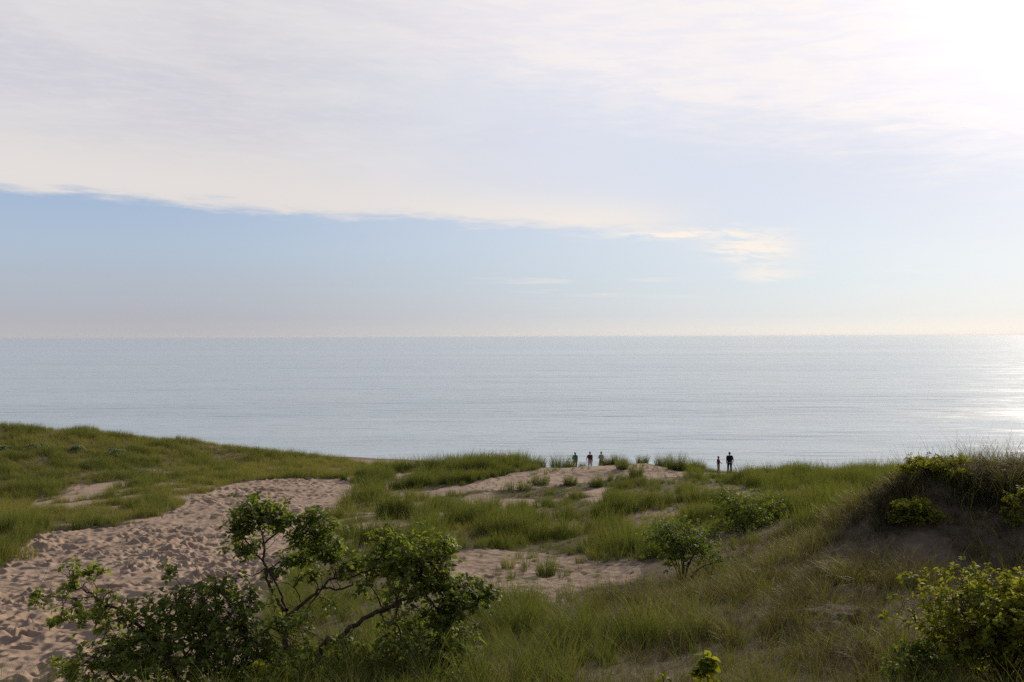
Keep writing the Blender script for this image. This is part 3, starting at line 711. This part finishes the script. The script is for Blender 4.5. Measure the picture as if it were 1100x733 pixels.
# sprawling bush, bottom left
YC = 13.6
b = foot(195, YC)
plant('sprawling_bush', 'dense dark green bush at the bottom left with long branches sprawling over the sand', 'bush', b,
  [([b - Vector((0, 0, .2)), *pl([(190, 740), (186, 715), (168, 690), (150, 675), (125, 655), (100, 640), (80, 630)], YC)], .05, .008),
   ([b - Vector((0, 0, .2)), *pl([(205, 740), (215, 710), (225, 690), (232, 670)], YC)], .05, .015),
   ([b - Vector((0, 0, .2)), *pl([(225, 750), (252, 720), (262, 690), (258, 660)], YC)], .045, .012),
   (pl([(168, 690), (158, 676), (152, 668), (140, 660)], YC), .014, .005), (pl([(100, 640), (70, 642), (40, 638), (5, 630)], YC), .008, .002),
   (pl([(225, 690), (212, 660), (198, 640), (188, 622), (170, 622)], YC), .012, .003), (pl([(262, 690), (285, 676), (300, 668)], YC), .012, .004),
   ([b - Vector((0, 0, .2)), *pl([(150, 760), (120, 725), (100, 705)], YC - .3)], .03, .010)],
  [bl(73, 611, 9, 6, 12, YC), bl(101, 613, 11, 5, 11, YC), bl(180, 612, 9, 5, 9, YC), bl(45, 642, 11, 6, 12, YC), bl(72, 630, 8, 7, 12, YC), bl(62, 660, 14, 7, 18, YC), bl(95, 655, 20, 10, 34, YC), bl(115, 640, 12, 7, 14, YC), bl(140, 648, 9, 9, 14, YC),
   bl(120, 670, 16, 10, 26, YC), bl(160, 672, 14, 9, 24, YC), bl(205, 650, 22, 14, 60, YC), bl(232, 660, 26, 18, 90, YC), bl(195, 680, 30, 18, 95, YC), bl(150, 695, 28, 16, 75, YC), bl(240, 690, 28, 20, 95, YC),
   bl(110, 700, 22, 14, 50, YC, -.2), bl(180, 715, 36, 20, 110, YC, -.2), bl(110, 726, 30, 14, 60, YC, -.3), bl(245, 722, 30, 18, 80, YC, -.2), bl(268, 665, 14, 12, 26, YC), bl(285, 700, 26, 20, 70, YC), bl(235, 632, 18, 9, 26, YC), bl(165, 650, 18, 8, 22, YC), bl(75, 715, 20, 12, 26, YC, -.2), bl(330, 700, 20, 18, 36, YC), bl(320, 670, 14, 10, 16, YC), bl(310, 722, 24, 16, 50, YC), bl(275, 640, 14, 10, 16, YC, .2), bl(300, 668, 10, 7, 10, YC)],
  'deep green leaf', LL=.084, LW=.05, seed=7, density=1.4, fat=1.45, bare=12)
def bushy(name, label, cat, px, Y, top, rx, leafmat, n, seed, LL=.07, LW=.04, lobes=9, group=None, barkmat='bark', per=7, stemr=.03, clear=.0):
    """a free-standing bush: top = pixel row of its crown top, rx = half width in pixels"""
    r = random.Random(seed * 7 + 1); b = foot(px, Y); k = Y / F; topz = CAMZ - (top - 361) * k; H = max(topz - b.z, .3); W = rx * k
    stems = []; blobs = []
    for i in range(lobes):
        a = 6.283 * i / lobes + r.uniform(-.3, .3); f = r.uniform(.25, .9); hz = r.uniform(.30, .85)
        if i == 0: f, hz = .1, .82
        c = b + Vector((math.cos(a) * W * f, math.sin(a) * W * f * .8, H * (clear + (1 - clear) * hz)))
        rr = W * r.uniform(.24, .50); rz = min(H * .24, rr * .9)
        c.z = min(c.z, topz - rz * .8)
        stems.append(([b - Vector((0, 0, .1)), b + (c - b) * .35 + Vector((0, 0, H * .12)), c], stemr * r.uniform(.7, 1), stemr * .25))
        blobs.append((c, (rr, rr, rz), max(4, int(n * 2.0 / lobes))))
    if clear == 0:
        for i in range(8):
            a = r.uniform(0, 6.283); c = b + Vector((math.cos(a) * W * .72, math.sin(a) * W * .6, H * r.uniform(.1, .3))); stems.append(([b, b + (c - b) * .5 + Vector((0, 0, H * .06)), c], stemr * .6, stemr * .2)); blobs.append((c, (W * .36, W * .36, H * .2), max(4, int(n / lobes * 1.0))))
    return plant(name, label, cat, b, stems, blobs, leafmat, barkmat, LL, LW, per, seed, group)
bushy('round_shrub', 'rounded bright green shrub with a short bare stem beside the bare sand hollow', 'shrub', 733, 29, 560, 50, 'mid green leaf', 400, 11, .085, .05, 12, clear=.22)
bushy('round_shrub', 'dark green shrub farther up the slope, right of the one beside the sand hollow', 'shrub', 797, 41, 530, 42, 'mid green leaf', 330, 12, .10, .06, 12)
bushy('yellow_shrub', 'yellow green shrub low on the face of the right mound', 'shrub', 984, 24.7, 538, 31, 'yellow green leaf', 190, 13, .07, .045, 9)
bushy('yellow_shrub', 'large yellow green bush in the bottom right corner', 'bush', 1080, 12.8, 622, 98, 'yellow green leaf', 900, 14, .07, .05, 16)
bushy('yellow_shrub', 'yellow green bush among tall grass on top of the right mound', 'bush', 1005, 26.4, 492, 42, 'yellow green leaf', 230, 15, .075, .045, 9)
bushy('yellow_shrub', 'yellow green bush at the right edge beside the top of the mound', 'bush', 1096, 24, 520, 20, 'yellow green leaf', 120, 16, .075, .045, 8)
bushy('low_bush', 'low yellow green bush at the bottom edge under the gnarled tree', 'bush', 290, 12.2, 712, 42, 'yellow green leaf', 110, 17, .07, .045, 8)
bushy('low_bush', 'low dark green leafy bush right of the bottom centre, left of the corner bush', 'bush', 985, 12.6, 690, 45, 'deep green leaf', 130, 18, .06, .04, 8)
bushy('vine_sprout', 'bright yellow leaved sprout at the bottom edge right of centre', 'young plant', 760, 11.6, 698, 17, 'yellow green leaf', 15, 19, .125, .105, 4, barkmat='green stem', per=4, stemr=.008)
bushy('vine_sprout', 'tiny yellow green sprout left of the bright yellow leaved one', 'young plant', 712, 11.6, 722, 6, 'yellow green leaf', 3, 20, .08, .05, 2, barkmat='green stem', per=4, stemr=.006)
for i, (px, Y, top, rx, lab) in enumerate([(42, 96, 475, 15, 'pale grey green low shrub at the left of the grassy hill'), (84, 96, 477, 12, 'small grey green shrub in the middle of the grassy hill shrubs'),
        (122, 96, 481, 11, 'grey green shrub farther right on the grassy hill slope'), (2, 95, 477, 11, 'grey green shrub at the very left edge of the picture on the grassy hill')]):
    bushy('hill_shrub', lab, 'shrub', px, Y, top, rx, 'grey green leaf', 80, 30 + i, .17, .09, 7, 'shrubs on the grassy hill')

# ------------------------------------------------------------------ people
def blob_mesh(caps, vox, smooth_it=3):
    """tapered capsules and ellipsoids fused into one continuous surface"""
    bm = bmesh.new()
    for c in caps:
        if c[0] == 'e':
            _, p, s = c; ret = bmesh.ops.create_icosphere(bm, subdivisions=2, radius=1)
            bmesh.ops.transform(bm, matrix=Matrix.Translation(p) @ Matrix.Diagonal((*s, 1)), verts=ret['verts'])
        else:
            a, b, ra, rb = c; a, b = Vector(a), Vector(b)
            d = b - a; L = max(d.length, 1e-4); q = d.to_track_quat('Z', 'Y').to_matrix().to_4x4()
            ret = bmesh.ops.create_cone(bm, cap_ends=True, segments=12, radius1=ra, radius2=rb, depth=L)
            bmesh.ops.transform(bm, matrix=Matrix.Translation((a + b) / 2) @ q, verts=ret['verts'])
            for p, rr in ((a, ra), (b, rb)):
                ret = bmesh.ops.create_icosphere(bm, subdivisions=2, radius=rr); bmesh.ops.translate(bm, vec=p, verts=ret['verts'])
    me = bpy.data.meshes.new('tmp'); bm.to_mesh(me); bm.free()
    o = bpy.data.objects.new('tmp', me); C.objects.link(o)
    m = o.modifiers.new('r', 'REMESH'); m.mode = 'VOXEL'; m.voxel_size = vox; m.use_smooth_shade = True
    s = o.modifiers.new('s', 'SMOOTH'); s.iterations = smooth_it; s.factor = .5
    dg = bpy.context.evaluated_depsgraph_get(); res = bpy.data.meshes.new_from_object(o.evaluated_get(dg))
    bpy.data.objects.remove(o); bpy.data.meshes.remove(me)
    res.polygons.foreach_set('use_smooth', [True] * len(res.polygons))
    return res
def person(label, p, H, face, top, bottom, pose, hair='short', skirt=False, female=False, topname='shirt', botname='trousers', group=None):
    s = H / 1.75; root = bpy.data.objects.new('person', None); C.objects.link(root); root.location = p; root.rotation_euler = (0, 0, R(face))
    tag(root, label, 'person', group)
    sw = .185 if female else .205; v = lambda x, y, z: Vector((x, y, z)) * s       # faces +Y
    J = dict(pel=(0, 0, .95), chest=(0, -.01, 1.28), neck=(0, -.01, 1.47), head=(0, .015, 1.63))
    for sd, n in ((-1, 'L'), (1, 'R')):
        J['hip' + n] = (sd * .095, 0, .93); J['kn' + n] = (sd * .115, .02, .50); J['an' + n] = (sd * .125, -.02, .09); J['toe' + n] = (sd * .15, .14, .04)
        J['sh' + n] = (sd * (sw - .02), -.01, 1.41); J['el' + n] = (sd * (sw + .03), -.04, 1.13); J['wr' + n] = (sd * (sw + .04), .05, .89)
    J.update(pose); j = {k: v(*q) for k, q in J.items()}
    B = []; up = Vector
    def add(a, b, ra, rb): B.append((a, b, ra * s, rb * s))
    hp = j['head']
    B.append(('e', hp + v(0, 0, .015), Vector((.076, .092, .112)) * s)); add(hp + v(0, .03, -.05), hp + v(0, .045, -.085), .052, .036)   # skull, jaw
    add(hp + v(0, .088, .0), hp + v(0, .110, -.02), .010, .015)                                                          # nose
    for sd in (-1, 1):
        B.append(('e', hp + v(sd * .079, -.005, -.005), Vector((.012, .022, .034)) * s)); B.append(('e', hp + v(sd * .032, .080, .012), Vector((.015, .012, .010)) * s))
    add(hp + v(-.02, .083, -.053), hp + v(.02, .083, -.053), .009, .009)                                                # mouth
    add(j['neck'] - v(0, 0, .05), hp - v(0, .01, .04), .058, .052)
    for sd in (-.5, 1 - .5):
        pass
    for n, sd in (('L', -1), ('R', 1)):
        add(j['chest'] + v(sd * .075, 0, 0), j['pel'] + v(sd * .06, 0, .05), .115, .10); add(j['chest'] + v(sd * .08, 0, .02), j['sh' + n] * .75 + j['neck'] * .25 - v(0, 0, .03), .11, .062)
        add(j['neck'] - v(0, 0, .03), j['sh' + n], .055, .056)
        add(j['sh' + n], j['el' + n], .052, .040); add(j['el' + n], j['wr' + n], .040, .026)
        add(j['pel'] + v(sd * .05, -.02, 0), j['hip' + n], .12, .095); add(j['hip' + n], j['kn' + n], .088, .056); add(j['kn' + n], j['an' + n] * .7 + j['kn' + n] * .3, .057, .046); add(j['an' + n] * .7 + j['kn' + n] * .3, j['an' + n], .046, .036)
        add(j['an' + n] - v(0, .04, .04), j['toe' + n], .040, .028)
        # hand: palm, four bent fingers, thumb from the palm's side
        w = j['wr' + n]; d = (w - j['el' + n]).normalized(); side = Vector((0, 1, 0)); side = (side - d * side.dot(d)).normalized(); inn = d.cross(side) * sd
        palm = w + d * .075 * s
        for q in (-1, 0, 1): add(w + side * q * .012 * s, palm + side * q * .024 * s, .017, .015)
        for q, L in zip((-1.5, -.5, .5, 1.5), (.060, .074, .078, .068)):
            k0 = palm + side * q * .021 * s; k1 = k0 + (d * .9 - inn * .25) * L * .5 * s; k2 = k1 + (d * .65 - inn * .7) * L * .5 * s
            add(k0, k1, .0095, .009); add(k1, k2, .009, .0075)
        t0 = w + d * .025 * s + side * .024 * s; t1 = t0 + (d * .6 + side * .75) * .035 * s; t2 = t1 + (d * .9 + side * .15 - inn * .3) * .03 * s
        add(t0, t1, .013, .011); add(t1, t2, .011, .009)
    def put(name, caps, mat, vox=.012, sm=2, parent=root):
        me = blob_mesh(caps, vox, sm); me.name = name; me.materials.append(M[mat]); o = bpy.data.objects.new(name, me); C.objects.link(o); o.parent = parent; return o
    put('body', B, 'skin', .0065, 1)
    # shirt
    S = []; S_ = lambda a, b, ra, rb: S.append((a, b, ra * s, rb * s))
    for n, sd in (('L', -1), ('R', 1)):
        S_(j['chest'] + v(sd * .08, 0, 0), j['pel'] + v(sd * .06, 0, -.03), .130, .122); S_(j['chest'] + v(sd * .085, 0, .02), j['sh' + n] * .75 + j['neck'] * .25 - v(0, 0, .03), .12, .075)
        S_(j['neck'] - v(0, 0, .055), j['sh' + n], .062, .070); S_(j['sh' + n], j['el' + n] * .75 + j['sh' + n] * .25, .070, .062)
    put(topname, S, top, .014, 3)
    Bt = []; b_ = lambda a, b, ra, rb: Bt.append((a, b, ra * s, rb * s)); end = .96 if botname == 'trousers' else .75
    for n, sd in (('L', -1), ('R', 1)):
        b_(j['pel'] + v(sd * .055, -.01, .02), j['hip' + n], .128, .112)
        if botname == 'trousers': b_(j['hip' + n], j['kn' + n], .105, .074); b_(j['kn' + n], j['an' + n] + v(0, 0, .03), .074, .060)
        else: b_(j['hip' + n], j['kn' + n] * .9 + j['hip' + n] * .1, .108, .098 if not skirt else .13)
    put(botname, Bt, bottom, .014, 3)
    h = [('e', hp + v(0, -.012, .035), Vector((.086, .098, .108)) * s)]
    h = [('e', hp + v(0, -.018, .038), Vector((.086, .095, .106)) * s), (hp + v(0, -.06, .0), hp + v(0, -.055, -.06), .06 * s, .045 * s)]
    if hair == 'long': h += [(hp + v(0, -.05, 0), hp + v(0, -.09, -.28), .08 * s, .055 * s)]
    if hair == 'bun': h += [('e', hp + v(0, -.06, .13), Vector((.04, .04, .04)) * s)]
    put('hair', h, 'hair', .012, 3)
    for n in 'LR':
        put('shoe', [(j['an' + n] - v(0, .05, .045), j['toe' + n], .048 * s, .038 * s)], 'shoe', .012, 2)
    return root
GP = 'people standing on the dune crest'
def stand(px, Y, dz=0): p = foot(px, Y); p.z += dz; return p
person('person in a loose green top with long dark hair, leftmost of the group of three', stand(617.5, 89.7), 1.66, 6, 'green cloth', 'olive cloth', dict(elL=(-.27, .03, 1.15), wrL=(-.2, .2, 1.02)), 'long', female=True)
person('person in dark maroon top and pale shorts, middle of the three', stand(633.5, 89.7), 1.70, -4, 'maroon cloth', 'white cloth', dict(elL=(-.30, -.03, 1.16), wrL=(-.33, .02, .92), anL=(-.16, .05, .09), toeL=(-.18, .2, .04)), 'short', botname='shorts', female=True)
person('person in a grey top and olive skirt, rightmost of the three', stand(645.5, 89.7), 1.66, 22, 'grey cloth', 'olive cloth', dict(elL=(-.25, .05, 1.16), wrL=(-.22, .26, 1.12)), 'bun', skirt=True, botname='skirt', female=True)
person('child in a red top and tan trousers facing right with hands held forward', stand(771.5, 80.5), 1.44, -80, 'red cloth', 'tan cloth', dict(elR=(.21, .06, 1.17), wrR=(.12, .27, 1.08), elL=(-.21, .08, 1.17), wrL=(-.10, .28, 1.06)), 'short')
person('tall person in dark navy clothes standing with arms down, looking at the lake', stand(783.5, 80.5), 1.80, -3, 'navy cloth', 'black cloth', dict(elR=(.27, -.03, 1.13), wrR=(.26, .05, .90)), 'short')
